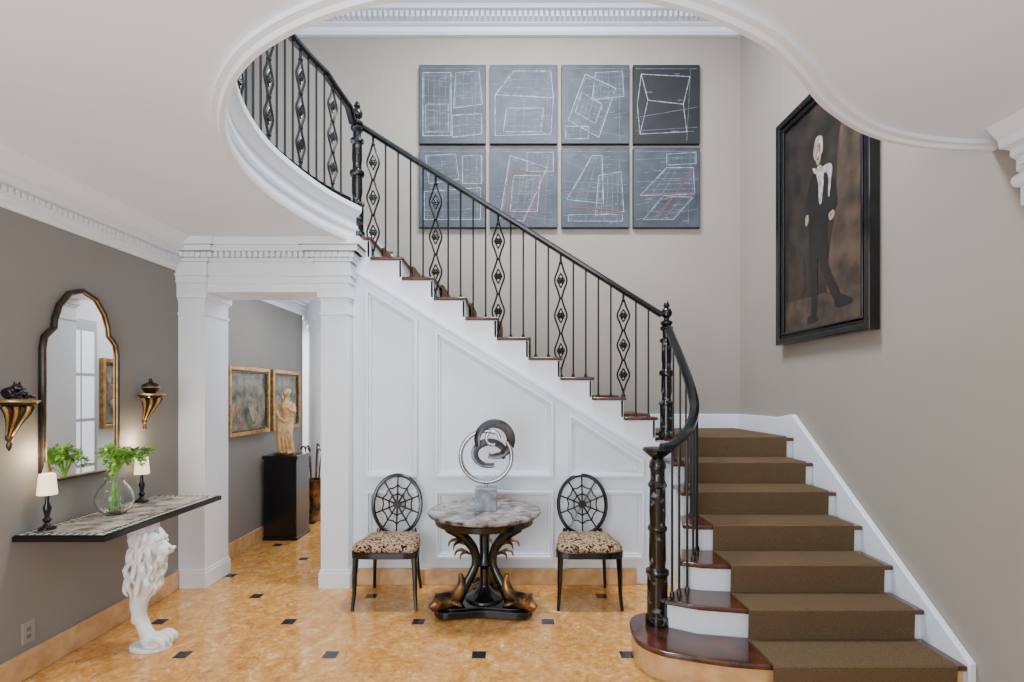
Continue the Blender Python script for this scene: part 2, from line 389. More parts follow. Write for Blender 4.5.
def ornate(x,y,z0,z1,d,par):
    b=B();H=z1-z0;d=Vector((d[0],d[1],0)).normalized();p=Vector((x,y,z0))
    b.tube([p,p+Vector((0,0,H*.07))],.010,BLACK,6);b.tube([p+Vector((0,0,H*.93)),p+Vector((0,0,H))],.010,BLACK,6)
    b.lathe((x,y,z0),[(.02,0),(.02,.012),(.01,.03)],BLACK,8)
    for c in (.215,.5,.785):
        for s_ in (-1,1):
            hh=.145
            pts=[p+Vector((0,0,H*(c-hh)))+d*s_*.006,p+Vector((0,0,H*(c-hh*.55)))+d*s_*.026,p+Vector((0,0,H*c))+d*s_*.052,p+Vector((0,0,H*(c+hh*.55)))+d*s_*.026,p+Vector((0,0,H*(c+hh)))+d*s_*.006]
            b.tube(cr(pts,4),.0082,BLACK,6)
            b.tube([p+Vector((0,0,H*(c-.06)))+d*s_*0,p+Vector((0,0,H*c))+d*s_*.032,p+Vector((0,0,H*(c+.06)))],.0065,BLACK,6)
        q=p+Vector((0,0,H*c))
        for a in range(6):
            an=a*math.pi/3;b.ball(q+d*.020*math.cos(an)+Vector((0,0,.020*math.sin(an))),.011,BLACK,8)
        b.ball(q,.014,BLACK,8)
    for c in (.07,.3575,.6425,.93): b.ball(p+Vector((0,0,H*c)),(.018,.018,.012),BLACK,10)
    b.obj('ornate_baluster',par)
def treadz(x):
    for k in range(N-1,-1,-1):
        if x<=XS[k]+.01: return HS[k]
    return 1.225
x=-1.18;i=0
while x<1.2:
    zr=rail[0][2]+(rail[0][0]-x)/2.54*(rail[1][2]-rail[0][2])-.02
    z0=treadz(x)
    if i%5==0: ornate(x,RY,z0,zr,(1,0),rs)
    else: plain(x,RY,z0,zr,rs)
    x+=.1063;i+=1
YN=[3.13,3.30,3.54,3.79,4.07,4.36]
for i in range(4,len(CR)-1,3):
    p=CR[i]
    z0=R*(1+sum(1 for q in YN if p.y>q-.02))
    plain(p.x+.02,p.y,z0,p.z-.02,rs)
g=thing('gallery_railing',(-1.5,3.2,3.12),'curved black wrought iron gallery railing above the hall','railing')
GC=[Vector((a,c,0)) for a,c in OC if (a<-.8 and c<4.15)]
B().tube([Vector((-1.33,4.28,3.86))]+[Vector((p.x,p.y,4.04 if p.y<3.9 else 4.04-.12*(p.y-3.9)/.25)) for p in GC],.034,BLK,8,up=(0,0,1),flat=(.8,1)).obj('handrail',g)
B().tube([Vector((p.x,p.y,3.16)) for p in GC],.03,BLK,8,up=(0,0,1),flat=(1,1)).obj('bottom_rail',g)
L=0;i=0;nxt=.09
for q in range(1,len(GC)):
    seg=(GC[q]-GC[q-1])
    while L+seg.length>=nxt:
        p=GC[q-1]+seg*((nxt-L)/seg.length)
        if i%4==1: ornate(p.x,p.y,3.17,4.01,(seg.x,seg.y),g)
        else: plain(p.x,p.y,3.17,4.01,g)
        nxt+=.095;i+=1
    L+=seg.length
# ---------------- blueprint artworks
SL=pm('slate_blueprint',(44,49,58),.6,0,c2=(64,70,81),scale=5,detail=8)
SL2=pm('dark_blueprint',(18,19,22),.6,0,c2=(28,30,35),scale=5,detail=8)
CH=pm('chalk_line',(178,184,194),.8,0,c2=(110,118,130),scale=24)
FT=pm('chalk_faint',(118,126,138),.8,0,c2=(76,84,96),scale=24)
RED=pm('red_line',(128,62,64),.8)
EDGE=pm('canvas_edge',(26,26,28),.7)
k=.010607
cols=[(420,486),(490,557),(561,628),(632,698)];rows=[(68,146),(150,229)]
random.seed(23)
LAY={(0,0):[[(.06,.1),(.48,.1),(.48,.9),(.06,.9)],[(.52,.45),(.95,.5),(.9,.92),(.55,.9)],[(.1,.15),(.44,.15),(.44,.5),(.1,.5)],[(.5,.08),(.94,.12),(.94,.38),(.5,.36)]],
 (0,1):[[(.08,.62),(.35,.92),(.9,.92),(.94,.58)],[(.08,.1),(.08,.62),(.94,.58),(.9,.12)],[(.2,.15),(.25,.45),(.8,.45),(.75,.15)]],
 (0,2):[[(.1,.3),(.55,.08),(.8,.7),(.35,.88)],[(.45,.55),(.92,.6),(.9,.92),(.5,.9)],[(.2,.4),(.5,.25),(.6,.5),(.3,.65)],[(.06,.06),(.4,.06),(.4,.22),(.06,.22)]],
 (0,3):[[(.22,.55),(.75,.5),(.85,.85),(.12,.88)],[(.12,.88),(.22,.55),(.1,.12),(.06,.5)],[(.22,.55),(.75,.5),(.8,.15),(.1,.12)]],
 (1,0):[[(.08,.1),(.92,.1),(.92,.5),(.08,.45)],[(.15,.55),(.6,.6),(.55,.92),(.1,.9)],[(.65,.55),(.94,.55),(.94,.9),(.65,.9)]],
 (1,1):[[(.15,.12),(.5,.08),(.85,.75),(.3,.9)],[(.3,.2),(.7,.2),(.75,.65),(.35,.65)],[(.55,.7),(.94,.7),(.94,.94),(.55,.94)]],
 (1,2):[[(.08,.35),(.45,.9),(.6,.9),(.62,.3)],[(.5,.15),(.92,.2),(.88,.7),(.55,.65)],[(.1,.08),(.9,.08),(.9,.16),(.1,.16)]],
 (1,3):[[(.1,.4),(.5,.75),(.9,.75),(.92,.42)],[(.15,.1),(.6,.1),(.9,.38),(.45,.4)],[(.5,.78),(.94,.8),(.94,.94),(.5,.92)]]}
for r_,(ya,yb) in enumerate(rows):
    for c_,(xa,xb) in enumerate(cols):
        X0=(xa-512)*k;X1=(xb-512)*k;Z1=1.6+(393-ya)*k;Z0=1.6+(393-yb)*k
        b=B();b.box(X0,X1,BY-.045,BY-.003,Z0,Z1,EDGE)
        dk=c_==3 and r_==0
        mt=SL2 if dk else SL
        b.box(X0+.004,X1-.004,BY-.047,BY-.044,Z0+.004,Z1-.004,mt)
        W=X1-X0;Hh=Z1-Z0;cnt=[0]
        def ln(u0,v0,u1,v1,m=CH,w=.0022):
            p=Vector((X0+u0*W,Z0+v0*Hh));q=Vector((X0+u1*W,Z0+v1*Hh));d=(q-p)
            if d.length<.01: return
            cnt[0]+=1
            d.normalize();nn=Vector((-d.y,d.x))*w
            b.prism([tuple(p-nn),tuple(q-nn),tuple(q+nn),tuple(p+nn)],BY-.0475-.00002*cnt[0],BY-.0465,m,'y')
        def quad(ps,m=CH,w=.0022):
            for i in range(len(ps)): ln(*ps[i],*ps[(i+1)%len(ps)],m,w)
        R_=random.random
        for qi,ps in enumerate(LAY[(r_,c_)]):
            quad(ps,CH,.0036 if qi==0 else .0028)
            cen=(sum(p[0] for p in ps)/4,sum(p[1] for p in ps)/4)
            if not dk:
                ts=((.2,.4,.6,.8),(.33,.66),(.5,),(.25,.5,.75))[(qi+c_+r_)%4]
                for t in ts:
                    ln(ps[0][0]*(1-t)+ps[1][0]*t,ps[0][1]*(1-t)+ps[1][1]*t,ps[3][0]*(1-t)+ps[2][0]*t,ps[3][1]*(1-t)+ps[2][1]*t,FT,.0022)
                for t in ts[:2]:
                    ln(ps[0][0]*(1-t)+ps[3][0]*t,ps[0][1]*(1-t)+ps[3][1]*t,ps[1][0]*(1-t)+ps[2][0]*t,ps[1][1]*(1-t)+ps[2][1]*t,FT,.0022)
                quad([(cen[0]+(p[0]-cen[0])*.9,cen[1]+(p[1]-cen[1])*.9) for p in ps],FT,.002)
        for j in range(2 if dk else 4): ln(.04,.05+.2*R_()+.22*j,.96,.05+.2*R_()+.22*j,FT,.002)
        ln(.04,.95,.96,.95,FT,.0026);ln(.8+.1*R_(),.04,.86,.96,FT,.002)
        for j in range(6 if dk else 30):
            u,v=.05+.78*R_(),.06+.86*R_();ln(u,v,u+.03+.09*R_(),v,FT,.0032)
        if (r_,c_)==(1,1): quad([(.25,.2),(.68,.17),(.72,.68),(.33,.72)],RED,.004)
        if (r_,c_)==(1,3): ln(.35,.1,.9,.72,RED,.004);ln(.15,.42,.92,.40,RED,.004)
        if (r_,c_)==(1,2): ln(.1,.25,.9,.22,RED,.004)
        b.obj('blueprint_artwork',smooth=0,label='square dark slate canvas with chalk architectural line drawing'+(' and red lines' if (r_,c_) in ((1,1),(1,3),(1,2)) else ''),category='artwork',group='blueprint canvases on the back wall')
# ---------------- portrait
pt=thing('framed_portrait',(RX,3.95,2.02),'black-framed oil portrait of a standing person in dark evening dress','painting')
b=B();I=b.ring([(3.36,2.02),(4.55,2.02),(4.55,3.96),(3.36,3.96)],.05,RX-.08,RX-.002,BLK,'x')
I=b.ring([tuple(q) for q in I],.03,RX-.06,RX-.002,BLACK,'x');b.ring([tuple(q) for q in I],.02,RX-.07,RX-.002,BLK,'x');b.obj('frame',pt,bevel=.008)
PB=pm('portrait_background',(24,19,16),.4,0,c2=(62,49,40),scale=5,detail=10,lo=.38,hi=.8)
PK=pm('portrait_black',(10,9,9),.5,0,c2=(26,22,21),scale=12,detail=8);PG=pm('portrait_soft_black',(13,11,11),.5,0,c2=(30,25,23),scale=12,detail=8);PW=pm('portrait_white',(176,170,162),.6,0,c2=(78,68,60),scale=24,detail=8,lo=.42,hi=.72)
PS=pm('portrait_skin',(158,138,120),.6,0,c2=(90,72,58),scale=26,detail=8,lo=.42,hi=.72)
b=B();cx=RX-.045;b.box(cx,cx+.02,3.45,4.46,2.11,3.87,PB)
lay=[0]
def pp(pts,m,sm=True):
    lay[0]+=1
    P=[Vector((4.45-u*.99,2.12+v*1.74,0)) for u,v in pts]
    if sm: P=cr(P,4,True)
    b.prism([(p.x,p.y) for p in P],cx-.0005*lay[0],cx,m,'x')
PBR=pm('portrait_brown',(84,66,52),.5,0,c2=(30,24,20),scale=5,detail=12,lo=.38,hi=.68)
pp([(.60,.14),(.985,.14),(.985,.84),(.80,.88),(.72,.7),(.70,.5)],PBR)
pp([(.02,.42),(.2,.40),(.3,.3),(.3,.16),(.02,.16)],pm('portrait_furniture',(52,40,30),.5,0,c2=(24,18,14),scale=9))
pp([(.01,.0),(.99,.0),(.99,.13),(.01,.15)],pm('portrait_floor',(40,32,26),.5,0,c2=(78,64,52),scale=8,detail=8),False)
pp([(.40,.69),(.47,.71),(.56,.70),(.64,.66),(.70,.58),(.72,.50),(.66,.46),(.60,.47),(.60,.36),(.56,.27),(.48,.31),(.42,.27),(.36,.32),(.36,.45),(.32,.50),(.33,.60)],PK)
pp([(.38,.36),(.58,.36),(.62,.25),(.76,.115),(.70,.085),(.54,.23),(.48,.30),(.475,.16),(.46,.04),(.405,.03),(.39,.2)],PG)
pp([(.69,.11),(.76,.115),(.88,.085),(.88,.065),(.71,.062)],PK);pp([(.36,.055),(.465,.05),(.475,.025),(.35,.02)],PK)
pp([(.46,.70),(.52,.71),(.56,.66),(.55,.60),(.53,.54),(.50,.55),(.49,.63)],PW)
pp([(.42,.72),(.48,.70),(.56,.695),(.63,.69),(.66,.665),(.645,.60),(.63,.55),(.615,.56),(.62,.62),(.60,.655),(.53,.67),(.44,.69)],PW)
pp([(.435,.76),(.43,.80),(.46,.84),(.50,.845),(.535,.83),(.545,.79),(.535,.76),(.50,.75),(.46,.745)],PW)
pp([(.452,.76),(.456,.79),(.478,.812),(.512,.81),(.527,.785),(.522,.75),(.508,.725),(.488,.716),(.467,.728)],PS)
for u,v in ((.476,.778),(.507,.778)):
    pp([(u-.008,v),(u,v+.003),(u+.008,v),(u,v-.003)],PK);pp([(u-.010,v+.010),(u,v+.013),(u+.010,v+.010),(u,v+.011)],PBR)
pp([(.491,.776),(.500,.756),(.484,.756)],PW,False);pp([(.478,.744),(.492,.747),(.506,.745),(.492,.740)],PBR)
pp([(.63,.47),(.68,.48),(.69,.455),(.65,.44)],PS);pp([(.325,.515),(.355,.52),(.36,.485),(.33,.475)],PS)
b.obj('canvas',pt,smooth=0)
# ---------------- hall paintings
def frame_pic(y0,y1,z0,z1,label,cols,X=HX,sg=1,grp='gilt framed pictures in the hallway'):
    def s2(a,c): return tuple(sorted((X+sg*a,X+sg*c)))
    e=thing('framed_picture',(X,(y0+y1)/2,z0),label,'painting',group=grp)
    b=B();I=b.ring([(y0,z0),(y1,z0),(y1,z1),(y0,z1)],.04,*s2(0,.04),GOLD,'x');b.ring([tuple(q) for q in I],.02,*s2(0,.03),GOLDD,'x');b.obj('frame',e,bevel=.006)
    b=B();b.box(*s2(.002,.012),y0+.05,y1-.05,z0+.05,z1-.05,cols[0])
    for j in range(7):
        cy=y0+.15+random.random()*(y1-y0-.3);cz=z0+.15+random.random()*(z1-z0-.35);w=.02+.05*random.random()
        b.prism([(cy+w*math.cos(a)*(1+.3*math.sin(3*a)),cz+w*1.4*math.sin(a)) for a in [i*math.pi/6 for i in range(12)]],*s2(.012,.013+.0004*j),cols[1+j%2],'x')
    b.obj('canvas',e,smooth=0)
pc=[pm('canvas_landscape',(40,48,48),.5,0,c2=(140,136,114),scale=7,detail=6),pm('canvas_red',(110,62,50),.5,0,c2=(160,120,96),scale=12),pm('canvas_cream',(170,156,130),.5,0,c2=(80,76,58),scale=12)]
frame_pic(4.90,5.72,1.17,1.87,'gilt-framed figure painting hanging on grey hallway wall',pc)
frame_pic(5.80,6.54,1.17,1.87,'smaller gilt-framed painting beside the other hallway picture',pc)
frame_pic(5.06,5.46,1.25,1.95,'gilt-framed landscape on white wall opposite the hallway pictures',pc,-1.36,-1)
# ---------------- pedestal + statue
b=B();b.box(-2.705,-2.33,5.55,5.92,0,.04,BLK);b.box(-2.695,-2.34,5.56,5.91,.04,.88,BLK);b.box(-2.71,-2.325,5.545,5.925,.88,.92,BLK)
b.obj('display_pedestal',bevel=.004,label='black square pedestal holding a golden statue',category='pedestal')
e=thing('golden_statue',(-2.52,5.73,.92),'small golden classical figure statue on black pedestal','statue')
ST=pm('pale_gilt',(196,150,96),.45,.2,c2=(226,192,142),scale=20)
b=B();sx,sy,sz=-2.52,5.73,.92
def P(x,y,z): return Vector((sx+x,sy+y,sz+z))
b.tube([P(-.03,0,.03),P(-.035,-.01,.2),P(-.03,0,.38)],[.025,.034,.05],ST,10)
b.tube([P(.06,-.02,.03),P(.05,-.05,.2),P(.03,0,.38)],[.024,.034,.05],ST,10)
b.tube(cr([P(0,0,.36),P(.01,0,.44),P(.0,.0,.52),P(-.01,0,.58)],3),[.072,.055,.07,.05],ST,12)
b.tube([P(-.01,0,.57),P(0,-.005,.64)],[.03,.025],ST,8);b.ball(P(0,-.01,.68),(.036,.042,.048),ST);b.ball(P(0,-.05,.675),.01,ST,8)
b.tube(cr([P(-.06,0,.56),P(-.11,0,.47),P(-.06,-.06,.42)],3),[.026,.02,.015],ST,8)
b.tube(cr([P(.06,0,.56),P(.1,-.03,.47),P(.05,-.08,.52)],3),[.026,.02,.015],ST,8)
for s_ in ((-.03,-.03),(.06,-.06)): b.ball(P(s_[0],s_[1],.02),(.024,.045,.018),ST)
for hx,hy,hz in ((-.05,-.07,.42),(.045,-.09,.53)):
    b.ball(P(hx,hy,hz),(.014,.012,.016),ST,8)
    for j in range(4): b.tube([P(hx-.01+j*.007,hy-.005,hz),P(hx-.01+j*.007,hy-.022,hz-.006*j)],.0035,ST,5)
o=b.obj('figure_body',e);remesh(o,.006,2)
b=B()
for j in range(7): b.tube(cr([P(-.07+j*.022,-.03,.40),P(-.06+j*.02,-.06,.25),P(-.07+j*.026,-.03+.02*(j%2),.02)],4),[.018,.022,.02],ST,8)
b.tube(cr([P(.07,0,.42),P(.0,-.06,.37),P(-.08,0,.4),P(-.1,.0,.25),P(-.09,0,.05)],4),[.02,.024,.02],ST,8);o=b.obj('drapery',e);remesh(o,.006,3)
B().box(sx-.1,sx+.11,sy-.1,sy+.08,sz,sz+.022,GOLDD).obj('plinth',e,bevel=.004)
b=B();b.ball(P(0,.015,.70),(.042,.042,.035),ST);b.ball(P(0,.05,.69),.02,ST);o=b.obj('hair',e);remesh(o,.005,1)
e=thing('cane_stand',(-2.5,6.45,0),'dark umbrella stand filled with walking canes','umbrella stand')
b=B();b.lathe((-2.5,6.45,0),[(.10,0),(.11,.02),(.10,.05),(.11,.5),(.12,.52),(.105,.52),(.095,.05),(0.0,.04)],BRZ,20);b.obj('stand_body',e)
for j in range(6):
    a=j*math.pi/3+.3;dx,dy=.062*math.cos(a),.062*math.sin(a)
    ux,uy=math.cos(a),math.sin(a)
    b=B();b.tube(cr([(-2.5+dx*.9,6.45+dy*.9,.055),(-2.5+dx,6.45+dy,.5),(-2.5+dx*1.5,6.45+dy*1.5,.82+.02*j),(-2.5+dx*1.5+.025*ux,6.45+dy*1.5+.025*uy,.87+.02*j),(-2.5+dx*1.5+.06*ux,6.45+dy*1.5+.06*uy,.84+.02*j)],4),.010,WOOD if j%2 else GOLDD,6);b.obj('walking_cane',label='curved handle wooden walking cane in the umbrella stand',category='walking cane',group='canes in the stand')
# ---------------- console
e=thing('console_table',(-2.5,3.35,0),'wall console with inlaid marble top on white carved lion leg','console table')
b=B();b.box(HX+.005,-2.23,2.80,3.93,.785,.815,BLK);b.box(HX+.005,-2.24,2.81,3.92,.815,.819,BLK)
b.box(HX+.06,-2.30,2.87,3.86,.819,.8205,INLAY)
WT=pm('white_inlay',(206,202,196),.2)
for j in range(27):
    yy=2.822+j*.0405
    for xx in (-2.278,HX+.02): b.box(xx,xx+.026,yy,yy+.022,.819,.8204,WT)
for j in range(10):
    xx=HX+.07+j*.041
    for yy in (2.826,3.878): b.box(xx,xx+.022,yy,yy+.026,.819,.8204,WT)
b.obj('table_top',e,bevel=0)
b=B();cxl,cyl=-2.31,3.22
def Q(x,y,z): return Vector((cxl+x,cyl+y,z))
b.prism([(cxl+.04+.125*math.cos(t),cyl+.085*math.sin(t)) for t in [i*math.pi/12 for i in range(24)]],0,.022,STONE)
b.tube(cr([Q(.035,0,.05),Q(.0,0,.12),Q(-.03,0,.20),Q(-.035,0,.28),Q(-.01,0,.38),Q(.01,0,.48),Q(.0,0,.60),Q(-.03,0,.75)],5),[.044,.038,.038,.050,.066,.078,.076,.07],STONE,16)
b.ball(Q(-.055,0,.19),(.025,.03,.05),STONE)
b.ball(Q(.06,0,.055),(.085,.064,.042),STONE)
for j in range(4):
    yy=-.057+j*.038;b.tube(cr([Q(.07,yy,.07),Q(.115,yy,.08),Q(.15,yy,.06),Q(.158,yy,.03)],3),[.016,.019,.018,.012],STONE,10)
b.ball(Q(.05,0,.645),(.072,.062,.076),STONE,20)
b.tube([Q(.09,0,.628),Q(.155,0,.612)],[.042,.033],STONE,14)
b.tube([Q(.158,0,.628),Q(.09,0,.68)],[.016,.022],STONE,10)
b.tube([Q(.09,0,.566),Q(.135,0,.554)],[.032,.023],STONE,10)
b.ball(Q(.180,0,.630),(.014,.022,.013),STONE,10)
for s_ in (-1,1):
    b.tube([Q(.125,s_*.012,.695),Q(.10,s_*.052,.688)],[.010,.013],STONE,8)
    b.ball(Q(.119,s_*.034,.668),(.010,.012,.010),STONE,10);b.ball(Q(.150,s_*.021,.605),(.021,.019,.017),STONE,10);b.ball(Q(.035,s_*.062,.72),(.015,.018,.025),STONE,10)
random.seed(3)
for rw in range(4):
    z0=.725-rw*.09;rad=.066+.008*rw-(0.011*max(0,rw-2)**2)
    for j in range(9):
        a=.85+(2*math.pi-1.7)*(j+.5*(rw%2))/8.5
        dx,dy=math.cos(a),math.sin(a);cxx=.02-.006*rw;sw=.010*(1 if j%2 else -1)
        b.tube(cr([Q(cxx+dx*rad*.9,dy*rad*.9,z0+.02),Q(cxx+dx*(rad+.022),dy*(rad+.018)+sw,z0-.025),Q(cxx+dx*(rad+.018),dy*(rad+.014)-sw,z0-.075),Q(cxx+dx*(rad+.006),dy*(rad+.006),z0-.115)],4),[.009,.017,.013,.003],STONE,8)
for rw in range(3):
    for j in range(4):
        yy=-.048+j*.032+.016*(rw%2)-.008;xo=.078+.008*rw-.005*abs(j-1.5)*2
        z0=.545-rw*.065
        b.tube(cr([Q(xo-.02,yy,z0+.01),Q(xo+.012-rw*.010,yy+.006,z0-.03),Q(xo-.004-rw*.016,yy*.95-.004,z0-.09)],3),[.009,.016,.003],STONE,8)
o=b.obj('lion_leg',e,label='white carved stone lion monopod leg');remesh(o,.0035,1)
B().box(cxl-.15,cxl+.05,cyl-.07,cyl+.07,.735,.785,STONE).obj('leg_block',e,bevel=.004)
# vase
b=B();vx,vy=-2.56,3.3
b.lathe((vx,vy,.8205),[(.05,0),(.085,.03),(.105,.08),(.105,.12),(.085,.17),(.055,.205),(.05,.22),(.065,.24),(.061,.24),(.046,.22),(.05,.2),(.08,.168),(.10,.12),(.10,.08),(.08,.035),(.045,.008)],GLASS,32)
b.obj('glass_vase',label='round clear glass vase holding leafy green branches',category='vase')
e=thing('leafy_branches',(vx,vy,.85),'fresh green leafy branches in the glass vase','plant')
bs_=B();bl=B();random.seed(5)
for j in range(16):
    a=random.uniform(-1.3,1.6);rr=.03+.19*random.random();h=.26+.16*random.random()
    if j%4==3: a+=math.pi;rr*=.5
    tip=Vector((vx+rr*math.cos(a),vy+rr*math.sin(a),.82+h+.05-.3*rr))
    if tip.x<HX+.06: tip.x=HX+.06
    pts=cr([Vector((vx-.03*math.cos(a),vy-.03*math.sin(a),.845)),Vector((vx,vy,1.05)),(tip+Vector((vx,vy,1.22)))/2,tip],5)
    bs_.tube(pts,[.0035,.0025,.0015],GREEN,5)
    for q in pts[9:]:
        for w in range(5):
            d=Vector((random.gauss(0,1),random.gauss(0,1),random.gauss(0,.8))).normalized();s_=.020+.012*random.random()
            side=d.cross(Vector((0,0,1)))
            if side.length<.1: side=Vector((1,0,0))
            side=side.normalized()*s_*.5;c=q+d*.012
            vs=[c,c+d*s_*.5+side+Vector((0,0,.004)),c+d*s_*1.3,c+d*s_*.5-side+Vector((0,0,.004))]
            for t in vs: t.x=max(t.x,HX+.01)
            bl.add(vs,[(0,1,2,3)],GREEN)
bs_.obj('stem',e);bl.obj('leaf',e,kind='stuff',smooth=0)
# console lamps
def clamp(x,y,label):
    e=thing('table_lamp',(x,y,.8205),label,'lamp',group='small candlestick lamps on the console')
    b=B();b.lathe((x,y,.8205),[(.042,0),(.042,.012),(.022,.022),(.012,.04),(.023,.055),(.011,.075),(.016,.1),(.021,.125),(.011,.15),(.009,.19),(.020,.2),(.020,.205)],BLK,20);b.obj('lamp_base',e)
    b=B();b.lathe((x,y,1.02),[(.046,0),(.047,.003),(.038,.115),(.037,.118),(.035,.115),(.043,.003)],SHADE,28);b.obj('lamp_shade',e)
    b=B();b.lathe((x,y,1.02),[(.016,0),(.026,.02),(.026,.09),(.022,.14),(.014,.17),(.012,.185)],GLASS,20);b.obj('glass_chimney',e)
clamp(-2.66,2.93,'small black candlestick lamp with white shade, near vase')
clamp(-2.66,3.68,'small black candlestick lamp with white shade, behind vase')
# ---------------- mirror
e=thing('wall_mirror',(HX,3.27,1.07),'tall arched wall mirror with dark gilt frame above console','mirror')
half=[(.28,1.08),(.28,1.86),(.268,1.93),(.235,1.965),(.205,1.99),(.20,2.04),(.17,2.13),(.10,2.215),(0,2.25)]
MC=3.245
full=[(MC+a,z) for a,z in half]+[(MC-a,z) for a,z in half[::-1][1:]]
b=B();b.tube([(HX+.018,y,z) for y,z in full],.0145,DARKW,8,closed=True,up=(1,0,0),flat=(1.3,1));b.tube([(HX+.030,y+(MC-y)*.045,z+(1.65-z)*.022) for y,z in full],.004,GOLD,6,closed=True,up=(1,0,0))
b.obj('mirror_frame',e)
b=B();b.prism(full,HX+.012,HX+.02,MIRR,'x');b.obj('mirror_glass',e,smooth=0)
# ---------------- wall brackets
def bracket(y,z,label):
    e=thing('wall_bracket',(HX,y,z-.27),label,'wall shelf',group='gilt wall brackets flanking the mirror')
    cx=HX+.095
    b=B();b.lathe((cx,y,z-.014),[(.088,0),(.092,.004),(.092,.011),(.0,.014)],GOLD,24);b.lathe((cx,y,z-.034),[(.065,0),(.08,.012),(.084,.02)],BLK,24);b.obj('shelf',e)
    b=B()
    for j in range(14):
        a=j*math.pi/7;d=Vector((math.cos(a),math.sin(a),0))
        b.tube(cr([Vector((cx,y,z-.034))+d*.062,Vector((cx,y,z-.07))+d*.046,Vector((cx-.02,y,z-.13))+d*.026,Vector((cx-.045,y,z-.2))+d*.011],3),[.012,.012,.008,.005],BLK if j%2 else GOLD,6)
    b.lathe((cx-.045,y,z-.275),[(.004,0),(.013,.02),(.014,.035),(.008,.05),(.018,.062),(.02,.078),(.012,.095)],GOLDD,14)
    b.obj('carved_support',e)
bracket(2.74,1.565,'carved gilt wall bracket holding a black cat figurine')
bracket(3.75,1.60,'carved gilt wall bracket holding a small black jar')
b=B();cx,cy,cz=HX+.09,2.74,1.565
b.tube(cr([(cx,cy-.06,cz+.03),(cx,cy-.02,cz+.04),(cx,cy+.04,cz+.035)],4),[.03,.034,.028],BLK,12);b.ball((cx+.03,cy-.03,cz+.065),(.026,.024,.022),BLK)
b.ball((cx+.052,cy-.03,cz+.058),(.012,.014,.009),BLK,8)
for s_ in (-1,1): b.tube([(cx+.03,cy-.03+s_*.013,cz+.078),(cx+.03,cy-.03+s_*.017,cz+.10)],[.009,.002],BLK,6)
b.tube([(cx+.02,cy-.04,cz+.02),(cx+.065,cy-.045,cz+.012)],[.014,.01],BLK,8);b.tube([(cx+.02,cy-.0,cz+.02),(cx+.065,cy-.005,cz+.012)],[.014,.01],BLK,8)
b.tube(cr([(cx,cy+.06,cz+.02),(cx+.03,cy+.065,cz+.012),(cx+.06,cy+.04,cz+.012)],4),[.01,.008,.005],BLK,6)
o=b.obj('cat_figurine',label='glossy black reclining cat figurine on gilt bracket',category='figurine');remesh(o,.004,1)
b=B();b.lathe((HX+.095,3.75,1.60),[(.03,0),(.045,.012),(.06,.04),(.055,.062),(.03,.075),(.012,.082),(.016,.095),(.008,.108),(.001,.11)],BLK,24);b.lathe((HX+.095,3.75,1.64),[(.0605,0),(.0625,.004),(.0605,.008)],GOLD,24)
b.obj('lidded_jar',label='small black lidded jar with gold band on bracket',category='jar')
b=B();b.box(HX,HX+.006,2.86,2.935,.19,.31,pm('outlet_plate',(150,146,140),.5));
for z in (.225,.265): b.box(HX+.006,HX+.008,2.885,2.91,z-.012,z+.012,pm('outlet_socket',(110,106,100),.5))
b.obj('wall_outlet',label='grey electrical outlet plate low on grey wall',category='outlet',bevel=.001)
# ---------------- chairs
def chair(cx,cy):
    e=thing('side_chair',(cx,cy,0),'black side chair with round spider-web back and leopard print seat','chair',group='pair of web-back chairs flanking the table')
    def q(x,y,z): return Vector((cx+x,cy+y,z))
    for s_ in (-1,1):
        B().tube(cr([q(s_*.215,-.17,.40),q(s_*.222,-.178,.25),q(s_*.225,-.18,.12),q(s_*.235,-.195,.0)],4),[.024,.019,.015,.012],BLK,8).obj('leg',e)
        B().tube(cr([q(s_*.14,.215,.50),q(s_*.165,.20,.38),q(s_*.175,.205,.2),q(s_*.19,.25,.0)],4),[.018,.018,.015,.012],BLK,8).obj('leg',e)
    fr_=[(-.235,-.20),(0,-.225),(.235,-.20),(.225,0),(.18,.20),(0,.215),(-.18,.20),(-.225,0)]
    fs=[(p.x,p.y) for p in cr([Vector((a,c,0)) for a,c in fr_],4,True)]
    b=B();b.prism([(cx+a,cy+c) for a,c in fs],.385,.435,BLK)
    b.obj('seat_frame',e,bevel=.006)
    b=B();n=len(fs);v=[];f=[]
    lay=[(.96,.435),(.985,.455),(.93,.478),(.6,.492),(.25,.498)]
    for s_,z in lay: v+=[q(a*s_,c*s_,z) for a,c in fs]
    for i in range(len(lay)-1):
        for j in range(n): f.append((i*n+j,i*n+(j+1)%n,(i+1)*n+(j+1)%n,(i+1)*n+j))
    f.append(tuple((len(lay)-1)*n+j for j in range(n)));f.append(tuple(range(n))[::-1])
    b.add(v,f,LEOP);b.obj('seat',e,smooth=60)
    b=B();c0=q(0,.235,.69);A,Bz=.195,.235
    def el(t,s_=1):
        z=Bz*math.sin(t)*s_;return c0+Vector((A*math.cos(t)*s_,.03*(z/Bz),z))
    b.tube([el(i*math.pi/20) for i in range(40)],.0155,BLK,8,closed=True,up=(0,1,0))
    ns=10
    for i in range(ns):
        t=2*math.pi*i/ns+math.pi/2;b.tube([el(t,.12),el(t,.97)],.0068,BLK,6)
        t2=t+2*math.pi/ns
        for s_ in (.38,.66):
            b.tube(cr([el(t,s_),el((t+t2)/2,s_*.88),el(t2,s_)],3),.006,BLK,6)
    b.lathe((c0.x,c0.y-.01,c0.z),[(.03,0),(.034,.008),(.03,.018)],BLK,16,'y')
    b.tube([el(math.pi*1.5,.97),q(0,.21,.42)],.014,BLK,8)
    b.obj('backrest',e)
    return e
c1=chair(-.94,3.96);dup(c1,Vector((.575,3.96,0)))
